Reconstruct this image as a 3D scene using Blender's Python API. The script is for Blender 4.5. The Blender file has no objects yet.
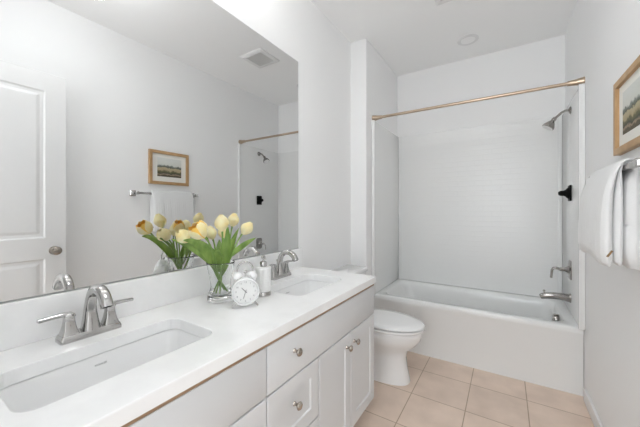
import bpy, bmesh, math, random
from mathutils import Vector, Matrix
random.seed(7)
PI = math.pi
sc = bpy.context.scene
COL = sc.collection

# ------------------------------------------------------------------ camera
F_PX, TH, HC = 291.5, math.radians(32.47), 1.28
cam = bpy.data.cameras.new('camera'); cam_o = bpy.data.objects.new('camera', cam); COL.objects.link(cam_o)
cam.sensor_width = 36.0; cam.lens = F_PX * 36.0 / 640.0; cam.shift_y = -4.0 / 640.0
cam.clip_start = 0.02
cam_o.location = (0, 0, HC); cam_o.rotation_euler = (PI / 2, 0, TH)
sc.camera = cam_o
# ------------------------------------------------------------------ world, exposure
w = bpy.data.worlds.new('world'); sc.world = w; w.use_nodes = True
w.node_tree.nodes['Background'].inputs[0].default_value = (0.91, 0.96, 1.0, 1)
w.node_tree.nodes['Background'].inputs[1].default_value = 5.0      # overcast daylight, let in through an added hall window and the doorway
pl = bpy.data.lights.new('fill_window_portal', 'AREA'); pl.shape = 'RECTANGLE'; pl.size = 1.4; pl.size_y = 1.8; pl.cycles.is_portal = True
po = bpy.data.objects.new('fill_window_portal', pl); COL.objects.link(po); po.location = (-0.35, -1.46, 1.45); po.rotation_euler = (PI / 2, 0, 0)  # portal for the added hall window
VS = sc.view_settings
VS.view_transform = 'Standard'; VS.look = 'None'; VS.gamma = 1.0; VS.use_curve_mapping = False
VS.exposure = 0.27
cy = sc.cycles
cy.use_denoising = True; cy.max_bounces = 24; cy.diffuse_bounces = 8; cy.glossy_bounces = 6
cy.transmission_bounces = 20; cy.sample_clamp_indirect = 6.0
E_VANITY, E_FILL_DOME, E_FILL_HALL = 4.5, 12.5, 4.0      # emission of the lamp glass; dome and hall lamps are added fill

# room numbers (metres; the camera stands over the origin)
XW, XA, XR = -1.24, -1.08, 0.455        # mirror wall, alcove wall, towel wall
YF, YJ, YT, YB = -0.10, 2.49, 2.645, 3.41   # doorway wall, jog, tub front, back wall
ZC = 2.86                               # ceiling
ZT = 0.872                              # worktop


# ------------------------------------------------------------------ materials
def mat(name, col, rough=0.5, metal=0.0, **kw):
    m = bpy.data.materials.new(name); m.use_nodes = True
    b = m.node_tree.nodes['Principled BSDF']
    b.inputs['Base Color'].default_value = (*col, 1); b.inputs['Roughness'].default_value = rough
    b.inputs['Metallic'].default_value = metal
    for k, v in kw.items(): b.inputs[k].default_value = v
    return m


def nodes(m): return m.node_tree.nodes, m.node_tree.links, m.node_tree.nodes['Principled BSDF']


def noise_bump(m, scale, strength, dist=0.002, detail=3):
    N, L, b = nodes(m)
    tc = N.new('ShaderNodeTexCoord'); n = N.new('ShaderNodeTexNoise'); bp = N.new('ShaderNodeBump')
    n.inputs['Scale'].default_value = scale; n.inputs['Detail'].default_value = detail
    bp.inputs['Strength'].default_value = strength; bp.inputs['Distance'].default_value = dist
    L.new(tc.outputs['Object'], n.inputs['Vector']); L.new(n.outputs['Fac'], bp.inputs['Height'])
    L.new(bp.outputs['Normal'], b.inputs['Normal'])
    return m


def noise_col(m, c1, c2, scale, detail=4, lo=0.35, hi=0.65, stretch=(1, 1, 1)):
    N, L, b = nodes(m)
    tc = N.new('ShaderNodeTexCoord'); mp = N.new('ShaderNodeMapping'); n = N.new('ShaderNodeTexNoise'); r = N.new('ShaderNodeValToRGB')
    mp.inputs['Scale'].default_value = stretch
    n.inputs['Scale'].default_value = scale; n.inputs['Detail'].default_value = detail
    r.color_ramp.elements[0].position = lo; r.color_ramp.elements[1].position = hi
    r.color_ramp.elements[0].color = (*c1, 1); r.color_ramp.elements[1].color = (*c2, 1)
    L.new(tc.outputs['Object'], mp.inputs['Vector']); L.new(mp.outputs[0], n.inputs['Vector'])
    L.new(n.outputs['Fac'], r.inputs['Fac']); L.new(r.outputs['Color'], b.inputs['Base Color'])
    return m


M = {}
M['wall'] = noise_bump(mat('wall_paint', (0.885, 0.887, 0.887), 0.6), 180, 0.08, 0.001)
M['ceiling'] = noise_bump(mat('ceiling_paint', (0.95, 0.95, 0.95), 0.8), 150, 0.08, 0.001)
M['trim'] = mat('trim_paint', (0.82, 0.82, 0.815), 0.35)
M['door'] = mat('door_paint', (0.74, 0.74, 0.738), 0.35)
M['cabinet'] = mat('cabinet_paint', (0.70, 0.71, 0.72), 0.45)
M['rawwood'] = noise_col(mat('raw_wood_edge', (0.25, 0.15, 0.08), 0.6), (0.30, 0.195, 0.115), (0.40, 0.27, 0.17), 12, stretch=(8, 1, 8))
M['quartz'] = noise_col(mat('white_quartz', (0.9, 0.9, 0.9), 0.16), (0.87, 0.87, 0.87), (0.92, 0.92, 0.92), 5, 6, 0.38, 0.52)
M['ceramic'] = mat('white_ceramic', (0.86, 0.86, 0.86), 0.08)
M['acrylic'] = mat('white_acrylic', (0.83, 0.835, 0.83), 0.14)
M['chrome'] = mat('polished_chrome', (0.52, 0.51, 0.50), 0.08, 1.0)
M['dark_chrome'] = mat('dulled_chrome', (0.36, 0.345, 0.33), 0.14, 1.0)
M['nickel'] = mat('satin_nickel', (0.42, 0.375, 0.33), 0.22, 1.0)
M['bronze'] = mat('champagne_bronze', (0.52, 0.41, 0.31), 0.28, 1.0)
M['mirror'] = mat('mirror_silver', (0.80, 0.802, 0.798), 0.0, 1.0)
M['mirror_edge'] = mat('mirror_edge', (0.30, 0.31, 0.30), 0.3)
M['black'] = mat('black_metal', (0.004, 0.004, 0.004), 0.6, 0.0, **{'Specular IOR Level': 0.12})
M['dark'] = mat('dark_gap', (0.03, 0.03, 0.03), 0.6)
M['grey_mark'] = mat('grey_print', (0.30, 0.30, 0.30), 0.5)
M['soft_mark'] = mat('pale_grey_print', (0.36, 0.36, 0.36), 0.5)
M['towel'] = mat('white_terry', (0.74, 0.74, 0.738), 0.95)
M['towel'].node_tree.nodes['Principled BSDF'].inputs['Sheen Weight'].default_value = 0.2
M['tag'] = mat('brown_tag', (0.22, 0.13, 0.05), 0.7)
M['glass'] = mat('clear_glass', (0.98, 0.99, 0.985), 0.0, 0.0, **{'Transmission Weight': 1.0, 'IOR': 1.45})
M['frosted'] = mat('white_grille', (0.80, 0.80, 0.80), 0.5)
M['lens'] = mat('opal_lens', (0.95, 0.95, 0.95), 0.4)
M['vent_grey'] = mat('grey_mesh', (0.66, 0.66, 0.65), 0.6)
M['oak'] = noise_col(mat('oak_frame', (0.5, 0.3, 0.14), 0.45), (0.40, 0.235, 0.105), (0.53, 0.34, 0.17), 14, 5, 0.3, 0.7, (6, 1, 1))
M['matboard'] = mat('cream_matboard', (0.80, 0.79, 0.74), 0.9)
M['clock_white'] = mat('clock_enamel', (0.86, 0.86, 0.86), 0.25)
M['dial'] = mat('clock_dial', (0.84, 0.84, 0.83), 0.5)
M['soap_white'] = mat('white_stoneware', (0.84, 0.84, 0.83), 0.35)
M['stem'] = mat('tulip_stem', (0.20, 0.34, 0.06), 0.5)
M['petal'] = mat('tulip_petal', (0.90, 0.68, 0.32), 0.55, 0.0, **{'Subsurface Weight': 0.25, 'Subsurface Radius': (0.02, 0.012, 0.006), 'Subsurface Scale': 0.4})
M['petal_deep'] = mat('tulip_heart', (0.93, 0.58, 0.10), 0.55)
M['leaf'] = noise_col(mat('tulip_leaf', (0.13, 0.26, 0.04), 0.42), (0.11, 0.22, 0.03), (0.30, 0.44, 0.10), 30, 3, 0.3, 0.7, (1, 1, 0.25))


def lamp_mat(name, col, s):
    m = mat(name, (0.9, 0.9, 0.9), 0.4); b = m.node_tree.nodes['Principled BSDF']
    b.inputs['Emission Color'].default_value = (*col, 1); b.inputs['Emission Strength'].default_value = s
    return m


M['lamp_vanity'] = lamp_mat('lit_opal_glass', (1.0, 0.99, 0.965), E_VANITY)
M['fill_dome'] = lamp_mat('fill_dome_glass', (0.95, 0.98, 1.0), E_FILL_DOME)
M['fill_hall'] = lamp_mat('fill_hall_glass', (0.98, 0.99, 1.0), E_FILL_HALL)

# towel ribs and nap
N, L, b = nodes(M['towel'])
tc = N.new('ShaderNodeTexCoord'); wv = N.new('ShaderNodeTexWave'); ns = N.new('ShaderNodeTexNoise'); ad = N.new('ShaderNodeMath'); bp = N.new('ShaderNodeBump')
wv.bands_direction = 'Y'; wv.inputs['Scale'].default_value = 14; wv.inputs['Distortion'].default_value = 0.6
ns.inputs['Scale'].default_value = 260; ns.inputs['Detail'].default_value = 2
ad.operation = 'ADD'; bp.inputs['Strength'].default_value = 0.35; bp.inputs['Distance'].default_value = 0.003
L.new(tc.outputs['Object'], wv.inputs['Vector']); L.new(tc.outputs['Object'], ns.inputs['Vector'])
L.new(wv.outputs['Fac'], ad.inputs[0]); L.new(ns.outputs['Fac'], ad.inputs[1])
L.new(ad.outputs[0], bp.inputs['Height']); L.new(bp.outputs['Normal'], b.inputs['Normal'])

# petals: veined cream to yellow
N, L, b = nodes(M['petal'])
tc = N.new('ShaderNodeTexCoord'); mp = N.new('ShaderNodeMapping'); ns = N.new('ShaderNodeTexNoise'); rp = N.new('ShaderNodeValToRGB')
ns.inputs['Scale'].default_value = 22; ns.inputs['Detail'].default_value = 3
rp.color_ramp.elements[0].position = 0.32; rp.color_ramp.elements[1].position = 0.68
rp.color_ramp.elements[0].color = (0.95, 0.74, 0.31, 1); rp.color_ramp.elements[1].color = (0.97, 0.86, 0.54, 1)
L.new(tc.outputs['Object'], mp.inputs['Vector']); L.new(mp.outputs[0], ns.inputs['Vector']); L.new(ns.outputs['Fac'], rp.inputs['Fac']); L.new(rp.outputs['Color'], b.inputs['Base Color'])


def brick_mat(name, c1, c2, mortar, bw, rh, msize, off, origin, plane, rough, bump=0.4, dist=0.002, spots=None):
    m = mat(name, c1, rough); N, L, b = nodes(m)
    g = N.new('ShaderNodeNewGeometry'); sp = N.new('ShaderNodeSeparateXYZ'); cb = N.new('ShaderNodeCombineXYZ'); br = N.new('ShaderNodeTexBrick')
    L.new(g.outputs['Position'], sp.inputs[0])
    ax = {'x': 'X', 'y': 'Y', 'z': 'Z'}
    for i, (a, o) in enumerate(zip(plane, origin)):
        s = N.new('ShaderNodeMath'); s.operation = 'SUBTRACT'; s.inputs[1].default_value = o
        L.new(sp.outputs[ax[a]], s.inputs[0]); L.new(s.outputs[0], cb.inputs[i])
    L.new(cb.outputs[0], br.inputs['Vector'])
    br.offset = off; br.offset_frequency = 2; br.squash = 1.0
    for k, v in (('Scale', 1.0), ('Brick Width', bw), ('Row Height', rh), ('Mortar Size', msize), ('Mortar Smooth', 0.3), ('Bias', 0.0)): br.inputs[k].default_value = v
    br.inputs['Color1'].default_value = (*c1, 1); br.inputs['Color2'].default_value = (*c2, 1); br.inputs['Mortar'].default_value = (*mortar, 1)
    out = br.outputs['Color']
    if spots:
        n = N.new('ShaderNodeTexNoise'); n.inputs['Scale'].default_value = spots; n.inputs['Detail'].default_value = 5
        L.new(g.outputs['Position'], n.inputs['Vector'])
        r = N.new('ShaderNodeValToRGB'); r.color_ramp.elements[0].color = (0.90, 0.885, 0.88, 1); r.color_ramp.elements[1].color = (1.05, 1.05, 1.06, 1)
        r.color_ramp.elements[0].position = 0.35; r.color_ramp.elements[1].position = 0.65
        L.new(n.outputs['Fac'], r.inputs['Fac'])
        mx = N.new('ShaderNodeMix'); mx.data_type = 'RGBA'; mx.blend_type = 'MULTIPLY'; mx.inputs[0].default_value = 1.0
        L.new(out, mx.inputs[6]); L.new(r.outputs['Color'], mx.inputs[7]); out = mx.outputs[2]
    L.new(out, b.inputs['Base Color'])
    bp = N.new('ShaderNodeBump'); bp.invert = True; bp.inputs['Strength'].default_value = bump; bp.inputs['Distance'].default_value = dist
    L.new(br.outputs['Fac'], bp.inputs['Height']); L.new(bp.outputs['Normal'], b.inputs['Normal'])
    return m


M['floor'] = brick_mat('beige_floor_tile', (0.78, 0.635, 0.525), (0.74, 0.60, 0.495), (0.44, 0.32, 0.22), 0.337, 0.337, 0.0035, 0.0, (-0.553 - 0.337 * 20, 2.394 - 0.337 * 20), 'xy', 0.35, spots=5)
AC = (0.83, 0.835, 0.83)
M['surround'] = brick_mat('acrylic_tile_pattern', AC, AC, AC, 0.155, 0.052, 0.003, 0.5, (-6.08, -7.0), 'xz', 0.26, 0.40, 0.002)


def landscape():
    m = mat('landscape_print', (0.5, 0.5, 0.4), 0.8); N, L, b = nodes(m)
    tc = N.new('ShaderNodeTexCoord'); sp = N.new('ShaderNodeSeparateXYZ'); n = N.new('ShaderNodeTexNoise'); n2 = N.new('ShaderNodeTexNoise')
    ma = N.new('ShaderNodeMath'); ma.operation = 'MULTIPLY_ADD'; ma.inputs[1].default_value = 0.055
    n.inputs['Scale'].default_value = 34; n.inputs['Detail'].default_value = 6
    L.new(tc.outputs['Object'], n.inputs['Vector']); L.new(tc.outputs['Object'], sp.inputs[0]); L.new(n.outputs['Fac'], ma.inputs[0]); L.new(sp.outputs['Z'], ma.inputs[2])
    mr = N.new('ShaderNodeMapRange'); mr.inputs[1].default_value = -0.075 + 0.0275; mr.inputs[2].default_value = 0.085 + 0.0275
    L.new(ma.outputs[0], mr.inputs[0])
    r = N.new('ShaderNodeValToRGB'); cr = r.color_ramp
    stops = [(0.0, (0.10, 0.085, 0.055)), (0.06, (0.33, 0.25, 0.18)), (0.14, (0.06, 0.065, 0.045)), (0.26, (0.14, 0.13, 0.07)), (0.33, (0.40, 0.33, 0.20)), (0.46, (0.44, 0.38, 0.25)),
             (0.50, (0.10, 0.11, 0.08)), (0.60, (0.22, 0.24, 0.22)), (0.66, (0.62, 0.63, 0.58)), (1.0, (0.66, 0.68, 0.65))]
    cr.elements[0].position, cr.elements[0].color = stops[0][0], (*stops[0][1], 1)
    cr.elements[1].position, cr.elements[1].color = stops[-1][0], (*stops[-1][1], 1)
    for p, c in stops[1:-1]:
        e = cr.elements.new(p); e.color = (*c, 1)
    L.new(mr.outputs[0], r.inputs['Fac']); L.new(r.outputs['Color'], b.inputs['Base Color'])
    return m


M['print'] = landscape()


# ------------------------------------------------------------------ mesh helpers
class MB:
    def __init__(s): s.bm = bmesh.new()

    def box(s, x0, x1, y0, y1, z0, z1, bev=0.0, seg=2):
        n = bmesh.new(); bmesh.ops.create_cube(n, size=1.0)
        bmesh.ops.transform(n, matrix=Matrix.Translation(((x0 + x1) / 2, (y0 + y1) / 2, (z0 + z1) / 2)) @ Matrix.Diagonal((x1 - x0, y1 - y0, z1 - z0, 1)), verts=n.verts)
        if bev: bmesh.ops.bevel(n, geom=list(n.edges), offset=bev, segments=seg, affect='EDGES', profile=0.5)
        return s._join(n)

    def _join(s, n, mx=None):
        if mx is not None: bmesh.ops.transform(n, matrix=mx, verts=n.verts)
        me = bpy.data.meshes.new('tmp'); n.to_mesh(me); n.free(); s.bm.from_mesh(me); bpy.data.meshes.remove(me)
        return s

    def loft(s, rings, cap0=True, cap1=True, closed=True, flip=False):
        bm = s.bm; R = [[bm.verts.new(p) for p in r] for r in rings]
        for a, c in zip(R, R[1:]):
            n = len(a)
            for i in range(n if closed else n - 1):
                j = (i + 1) % n
                try: bm.faces.new((a[i], a[j], c[j], c[i]))
                except ValueError: pass
        if cap0: bm.faces.new(R[0][::-1])
        if cap1: bm.faces.new(R[-1])
        return s

    def lathe(s, prof, n=32, mx=None, rib=None, cap0=True, cap1=True):
        mx = mx or Matrix.Identity(4); rings = []
        for r, z in prof:
            ring = []
            for i in range(n):
                a = 2 * PI * i / n; rr = max(r, 1e-5)
                if rib: rr *= 1 + rib[0] * math.cos(rib[1] * a)
                ring.append(mx @ Vector((rr * math.cos(a), rr * math.sin(a), z)))
            rings.append(ring)
        return s.loft(rings, cap0, cap1)

    def tube(s, pts, rad, n=12, shape=None, up=Vector((0, 0, 1))):
        pts = [Vector(p) for p in pts]; rings = []
        rad = rad if isinstance(rad, (list, tuple)) else [rad] * len(pts)
        prev = None
        for i, p in enumerate(pts):
            t = (pts[min(i + 1, len(pts) - 1)] - pts[max(i - 1, 0)]).normalized()
            if prev is None:
                a = up if abs(t.dot(up)) < 0.95 else Vector((1, 0, 0))
                u = a.cross(t).normalized()
            else:
                u = (prev - t * prev.dot(t)).normalized()
            v = t.cross(u); prev = u
            ring = []
            for k in range(n):
                a = 2 * PI * k / n; c, d = math.cos(a), math.sin(a)
                if shape: c, d = shape(c, d)
                ring.append(p + (u * c + v * d) * rad[i])
            rings.append(ring)
        return s.loft(rings)

    def ball(s, c, r, n=16, scale=(1, 1, 1)):
        q = bmesh.new(); bmesh.ops.create_uvsphere(q, u_segments=n, v_segments=max(6, n // 2), radius=1)
        return s._join(q, Matrix.Translation(c) @ Matrix.Diagonal((r * scale[0], r * scale[1], r * scale[2], 1)))

    def build(s, name, m, parent=None, smooth=False, mats=None, loc=None, auto=None, solidify=None, subsurf=0, bevel=None):
        bm = s.bm
        bmesh.ops.remove_doubles(bm, verts=bm.verts, dist=1e-6)
        bmesh.ops.recalc_face_normals(bm, faces=bm.faces)
        me = bpy.data.meshes.new(name); bm.to_mesh(me); bm.free()
        for q in ([m] if m else []) + (mats or []): me.materials.append(q)
        if smooth or auto is not None:
            me.polygons.foreach_set('use_smooth', [True] * len(me.polygons))
            if auto is not None: me.set_sharp_from_angle(angle=math.radians(auto))
        o = bpy.data.objects.new(name, me); COL.objects.link(o)
        if parent is not None: o.parent = parent
        if loc is not None: o.location = loc
        if bevel:
            q = o.modifiers.new('bevel', 'BEVEL'); q.width = bevel; q.segments = 2; q.limit_method = 'ANGLE'; q.angle_limit = math.radians(35)
        if solidify: q = o.modifiers.new('solid', 'SOLIDIFY'); q.thickness = solidify; q.offset = 0
        if subsurf: q = o.modifiers.new('sub', 'SUBSURF'); q.levels = subsurf; q.render_levels = subsurf
        return o


def tag(o, label, cat, group=None):
    o['label'] = label; o['category'] = cat
    if group: o['group'] = group
    return o


def thing(name, label, cat, loc=(0, 0, 0), rotz=0.0, group=None):
    o = bpy.data.objects.new(name, None); COL.objects.link(o); o.empty_display_size = 0.05
    o.location = loc; o.rotation_euler = (0, 0, rotz)
    return tag(o, label, cat, group)


def struct(o):
    o['kind'] = 'structure'; return o


def rrect(x0, x1, y0, y1, r, z, n=6):
    out = []
    for cx, cy_, a0 in ((x1 - r, y1 - r, 0), (x0 + r, y1 - r, PI / 2), (x0 + r, y0 + r, PI), (x1 - r, y0 + r, 1.5 * PI)):
        for i in range(n + 1):
            a = a0 + PI / 2 * i / n; out.append(Vector((cx + r * math.cos(a), cy_ + r * math.sin(a), z)))
    return out


def squircle(p):  # square-ish section for tubes: p=exponent
    def f(c, d):
        k = (abs(c) ** p + abs(d) ** p) ** (-1.0 / p)
        return c * k, d * k
    return f


def bez(p0, p1, p2, p3, n):
    p0, p1, p2, p3 = map(Vector, (p0, p1, p2, p3)); out = []
    for i in range(n + 1):
        t = i / n; q = 1 - t
        out.append(p0 * q ** 3 + p1 * 3 * q * q * t + p2 * 3 * q * t * t + p3 * t ** 3)
    return out


def axis(d, at):  # matrix taking local +Z to direction d at point
    return Matrix.Translation(at) @ Vector(d).normalized().to_track_quat('Z', 'Y').to_matrix().to_4x4()


RX = Matrix.Rotation(PI / 2, 4, 'Y')       # local +Z -> +X
LX = Matrix.Rotation(-PI / 2, 4, 'Y')      # local +Z -> -X


def text_mesh(s, size, depth=0.0004):
    cu = bpy.data.curves.new('txt', 'FONT'); cu.body = s; cu.size = size; cu.extrude = depth; cu.align_x = 'CENTER'; cu.align_y = 'CENTER'; cu.resolution_u = 2
    o = bpy.data.objects.new('txt', cu); COL.objects.link(o)
    dg = bpy.context.evaluated_depsgraph_get(); dg.update()
    me = bpy.data.meshes.new_from_object(o.evaluated_get(dg))
    COL.objects.unlink(o); bpy.data.objects.remove(o); bpy.data.curves.remove(cu)
    return me


# ------------------------------------------------------------------ the room
T = 0.12
HY = -1.45                                   # far side of the hall outside the doorway
struct(MB().box(XW - T, XR + T, HY - T, YB + T, -0.1, 0).build('floor', M['floor']))
struct(MB().box(XW - T, XR + T, HY - T, YB + T, ZC, ZC + 0.1).build('ceiling', M['ceiling']))
struct(MB().box(XW - T, XW, HY, YJ, 0, ZC).build('wall_left', M['wall']))
struct(MB().box(XW - T, XA, YJ, YB, 0, ZC).build('wall_alcove', M['wall'], bevel=0.008))
struct(MB().box(XR, XR + T, HY, YB, 0, ZC).build('wall_right', M['wall']))
struct(MB().box(XW - T, XR + T, YB, YB + T, 0, ZC).build('wall_back', M['wall']))
q = MB(); q.box(XW - T, -1.05, HY - T, HY, 0, ZC); q.box(0.35, XR + T, HY - T, HY, 0, ZC); q.box(-1.05, 0.35, HY - T, HY, 0, 0.55); q.box(-1.05, 0.35, HY - T, HY, 2.35, ZC)  # opening for a window added behind the camera to bring in fill
struct(q.build('wall_hall', M['wall']))
q = MB()
for x0, x1, z0, z1 in ((-1.05, -1.0, 0.55, 2.35), (0.30, 0.35, 0.55, 2.35), (-1.0, 0.30, 0.55, 0.60), (-1.0, 0.30, 2.30, 2.35), (-0.37, -0.33, 0.60, 2.30)): q.box(x0, x1, HY - 0.08, HY - 0.04, z0, z1)
struct(q.build('fill_window_1', M['trim']))  # unseen window, added so daylight fills the room from behind
DX0, DX1, DZ = -0.555, 0.372, 2.275
q = MB(); q.box(XW, DX0, YF - T, YF, 0, ZC); q.box(DX1, XR, YF - T, YF, 0, ZC); q.box(DX0, DX1, YF - T, YF, DZ, ZC)
struct(q.build('wall_front', M['wall']))


def baseboard(name, x0, x1, y0, y1, h=0.085):
    return struct(MB().box(x0, x1, y0, y1, 0, h, 0.004).build(name, M['trim']))


baseboard('baseboard_right', XR - 0.014, XR, YF, YT - 0.045)
baseboard('baseboard_left', XW, XW + 0.014, 1.70, YJ)
baseboard('baseboard_alcove', XW + 0.014, XA, YJ - 0.014, YJ)
q = MB()
for x0, x1, z0, z1 in ((DX0 - 0.07, DX0, 0, DZ + 0.07), (DX1, DX1 + 0.07, 0, DZ + 0.07), (DX0, DX1, DZ, DZ + 0.07)): q.box(x0, x1, YF, YF + 0.014, z0, z1, 0.003)
struct(q.build('trim_1', M['trim']))

# ------------------------------------------------------------------ the bath: tub, panelled surround, fittings
XS0, XS1, YS = XA + 0.022, XR - 0.026, YB - 0.022    # faces of the surround
ZS = 2.13
sur = thing('tub_surround', 'glossy white tile-patterned panel surround on the three alcove walls above the tub', 'shower surround', (0, 0, 0.467))
q = MB(); q.box(XA + 0.001, XR - 0.001, YS, YB - 0.001, 0, ZS - 0.467, 0.004); q.build('back_panel', M['surround'], sur)
for x0, x1 in ((XS0, XS0 + 0.028), (XS1 - 0.028, XS1)): MB().box(x0, x1, YS - 0.012, YS + 0.002, 0.0, ZS - 0.475, 0.003, 3).build('corner_column', M['acrylic'], sur, auto=40)
for nm, x0, x1, fx0, fx1 in (('side_panel', XA + 0.001, XS0, XS0, XS0 + 0.008), ('side_panel', XS1, XR - 0.001, XS1 - 0.008, XS1)):
    q = MB(); q.box(x0, x1, 2.605, YS, 0, ZS - 0.467, 0.006, 3)
    o = q.build(nm, M['acrylic'], sur, auto=40)
    MB().box(fx0 - 0.002, fx1 + 0.002, 2.605, 2.632, 0, ZS - 0.467, 0.004, 3).build('edge_flange', M['acrylic'], o, auto=40)

tub = thing('bathtub', 'glossy white alcove bathtub with plain flat apron on the tile floor', 'bathtub', (0, 0, 0))
ZR = 0.467
TX0, TX1, TY0, TY1 = XA + 0.002, XR - 0.003, YT, YB - 0.001
rings = [rrect(TX0, TX1, TY0 + 0.006, TY1, 0.006, 0.0), rrect(TX0, TX1, TY0 + 0.006, TY1, 0.006, ZR - 0.055), rrect(TX0, TX1, TY0, TY1, 0.006, ZR - 0.045), rrect(TX0, TX1, TY0, TY1, 0.006, ZR - 0.012), rrect(TX0, TX1, TY0 + 0.004, TY1, 0.006, ZR - 0.003),
         rrect(TX0 + .004, TX1 - .004, TY0 + 0.014, TY1 - .004, 0.01, ZR),
         rrect(XS0 + 0.05, XS1 - 0.055, TY0 + 0.066, YS - 0.055, 0.09, ZR), rrect(XS0 + 0.062, XS1 - 0.065, TY0 + 0.078, YS - 0.065, 0.09, ZR - 0.008),
         rrect(XS0 + 0.075, XS1 - 0.072, TY0 + 0.086, YS - 0.072, 0.09, ZR - 0.04), rrect(XS0 + 0.16, XS1 - 0.10, TY0 + 0.11, YS - 0.09, 0.10, 0.22),
         rrect(XS0 + 0.21, XS1 - 0.12, TY0 + 0.125, YS - 0.10, 0.11, 0.13), rrect(XS0 + 0.26, XS1 - 0.16, TY0 + 0.16, YS - 0.14, 0.11, 0.095), rrect(XS0 + 0.34, XS1 - 0.24, TY0 + 0.23, YS - 0.21, 0.09, 0.088)]
MB().loft(rings).build('basin', M['acrylic'], tub, auto=50)
YV = 2.97                                     # line of the fittings on the towel-side wall
q = MB(); q.lathe([(0.0, 0.0), (0.043, 0.0), (0.046, 0.006), (0.045, 0.030), (0.039, 0.038), (0.012, 0.040), (0.0, 0.040)], 28, Matrix.Translation((XS1 - 0.074, YV, 0.402)) @ Matrix.Rotation(math.radians(-84), 4, 'Y'))
q.build('overflow_plate', M['dark_chrome'], tub, auto=40)
MB().lathe([(0.0, 0), (0.034, 0), (0.032, 0.006), (0.0, 0.008)], 24, Matrix.Translation((XS1 - 0.30, YV, 0.0885))).build('drain', M['chrome'], tub, auto=40)

# tub spout
t = thing('tub_spout', 'chrome tub spout with diverter pull, mounted low over the bathtub rim', 'tub spout', (XS1, YV, 0.588))
MB().lathe([(0.0, 0), (0.036, 0), (0.034, 0.008), (0.024, 0.03), (0.0, 0.03)], 24, LX).build('wall_flange', M['dark_chrome'], t, auto=40)
pts = [(-0.005, 0, 0), (-0.05, 0, 0.004), (-0.10, 0, 0.004), (-0.145, 0, -0.001), (-0.175, 0, -0.010), (-0.19, 0, -0.018)]
MB().tube(pts, [0.030, 0.027, 0.025, 0.0245, 0.022, 0.018], 20, squircle(3)).build('spout', M['dark_chrome'], t, auto=50)
MB().lathe([(0.004, 0.012), (0.004, 0.03), (0.008, 0.031), (0.009, 0.037), (0.005, 0.042), (0, 0.042)], 14, Matrix.Translation((-0.165, 0, 0))).build('diverter_knob', M['dark_chrome'], t, auto=40)
# valve
t = thing('shower_valve', 'chrome shower valve trim with bent lever handle above the tub spout', 'shower valve', (XS1, YV, 0.808))
q = MB(); q.loft([[Matrix.Rotation(-PI / 2, 4, 'Y') @ p for p in rrect(-0.075, 0.075, -0.055, 0.055, 0.03, z)] if k == 0 else [Matrix.Rotation(-PI / 2, 4, 'Y') @ p for p in rrect(-0.075 + k, 0.075 - k, -0.055 + k, 0.055 - k, 0.03, z)] for k, z in ((0, 0), (0.0, 0.006), (0.008, 0.011))])
q.build('escutcheon', M['dark_chrome'], t, auto=40)
MB().lathe([(0, 0.01), (0.034, 0.01), (0.026, 0.022), (0.016, 0.036), (0.015, 0.065), (0.011, 0.070), (0, 0.070)], 24, LX).build('handle_hub', M['dark_chrome'], t, auto=40)
MB().tube([(-0.060, 0, 0.0), (-0.085, 0, 0.006), (-0.105, 0, 0.004), (-0.115, 0, -0.015), (-0.118, 0, -0.05), (-0.120, 0, -0.075)], [0.011, 0.010, 0.010, 0.009, 0.0075, 0.0085], 14).build('lever', M['dark_chrome'], t, auto=50)
# shower head
t = thing('wall_shower', 'chrome shower head on a short angled arm, high on the alcove wall', 'shower head', (XS1, YV, 2.055))
MB().lathe([(0, 0), (0.030, 0), (0.027, 0.006), (0.013, 0.014), (0, 0.014)], 24, LX).build('arm_flange', M['dark_chrome'], t, auto=40)
MB().tube([(0, 0, 0), (-0.03, 0, 0.002), (-0.055, 0, -0.010), (-0.095, 0, -0.047), (-0.105, 0, -0.056)], 0.0095, 14).build('arm', M['dark_chrome'], t, auto=50)
hd = axis((-0.55, -0.05, -0.83), (-0.10, 0, -0.052))
MB().lathe([(0, -0.012), (0.014, -0.010), (0.017, 0.004), (0.014, 0.018), (0.022, 0.028), (0.038, 0.055), (0.043, 0.068), (0.043, 0.076), (0.040, 0.078), (0, 0.078)], 30, hd).build('head', M['dark_chrome'], t, auto=40)
MB().lathe([(0, 0.077), (0.037, 0.077), (0.036, 0.081), (0, 0.082)], 30, hd).build('spray_face', M['frosted'], t, auto=40)
# black holder
t = thing('wall_holder', 'matte black knob on a square plate, halfway up the alcove wall', 'wall knob', (XS1, YV, 1.408))
q = MB(); q.box(-0.012, 0, -0.048, 0.048, -0.062, 0.062, 0.006); q.build('plate', M['black'], t, auto=40)
MB().lathe([(0, 0.010), (0.046, 0.010), (0.040, 0.022), (0.027, 0.032), (0.022, 0.042), (0.021, 0.060), (0.017, 0.070), (0.009, 0.076), (0, 0.077)], 28, LX).build('knob', M['black'], t, auto=40)
# curtain rod
t = thing('shower_rod', 'champagne bronze shower curtain rod spanning the alcove above the bathtub', 'shower rod', (XA, YT + 0.005, 2.159))
MB().tube([(0.01, 0, 0), (XR - XA - 0.01, 0, 0)], 0.0125, 18).build('rod', M['bronze'], t, auto=50)
W = XR - XA
for mx in (RX, Matrix.Translation((W, 0, 0)) @ LX):
    MB().lathe([(0, 0), (0.028, 0), (0.028, 0.005), (0.026, 0.014), (0.020, 0.050), (0.017, 0.085), (0.0165, 0.09), (0, 0.09)], 24, mx).build('end_flange', M['bronze'], t, auto=40)

# ------------------------------------------------------------------ toilet
YO = 2.175
t = thing('toilet', 'white two-piece toilet with closed elongated lid between the vanity and the tub', 'toilet', (XW + 0.008, YO, 0))


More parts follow.
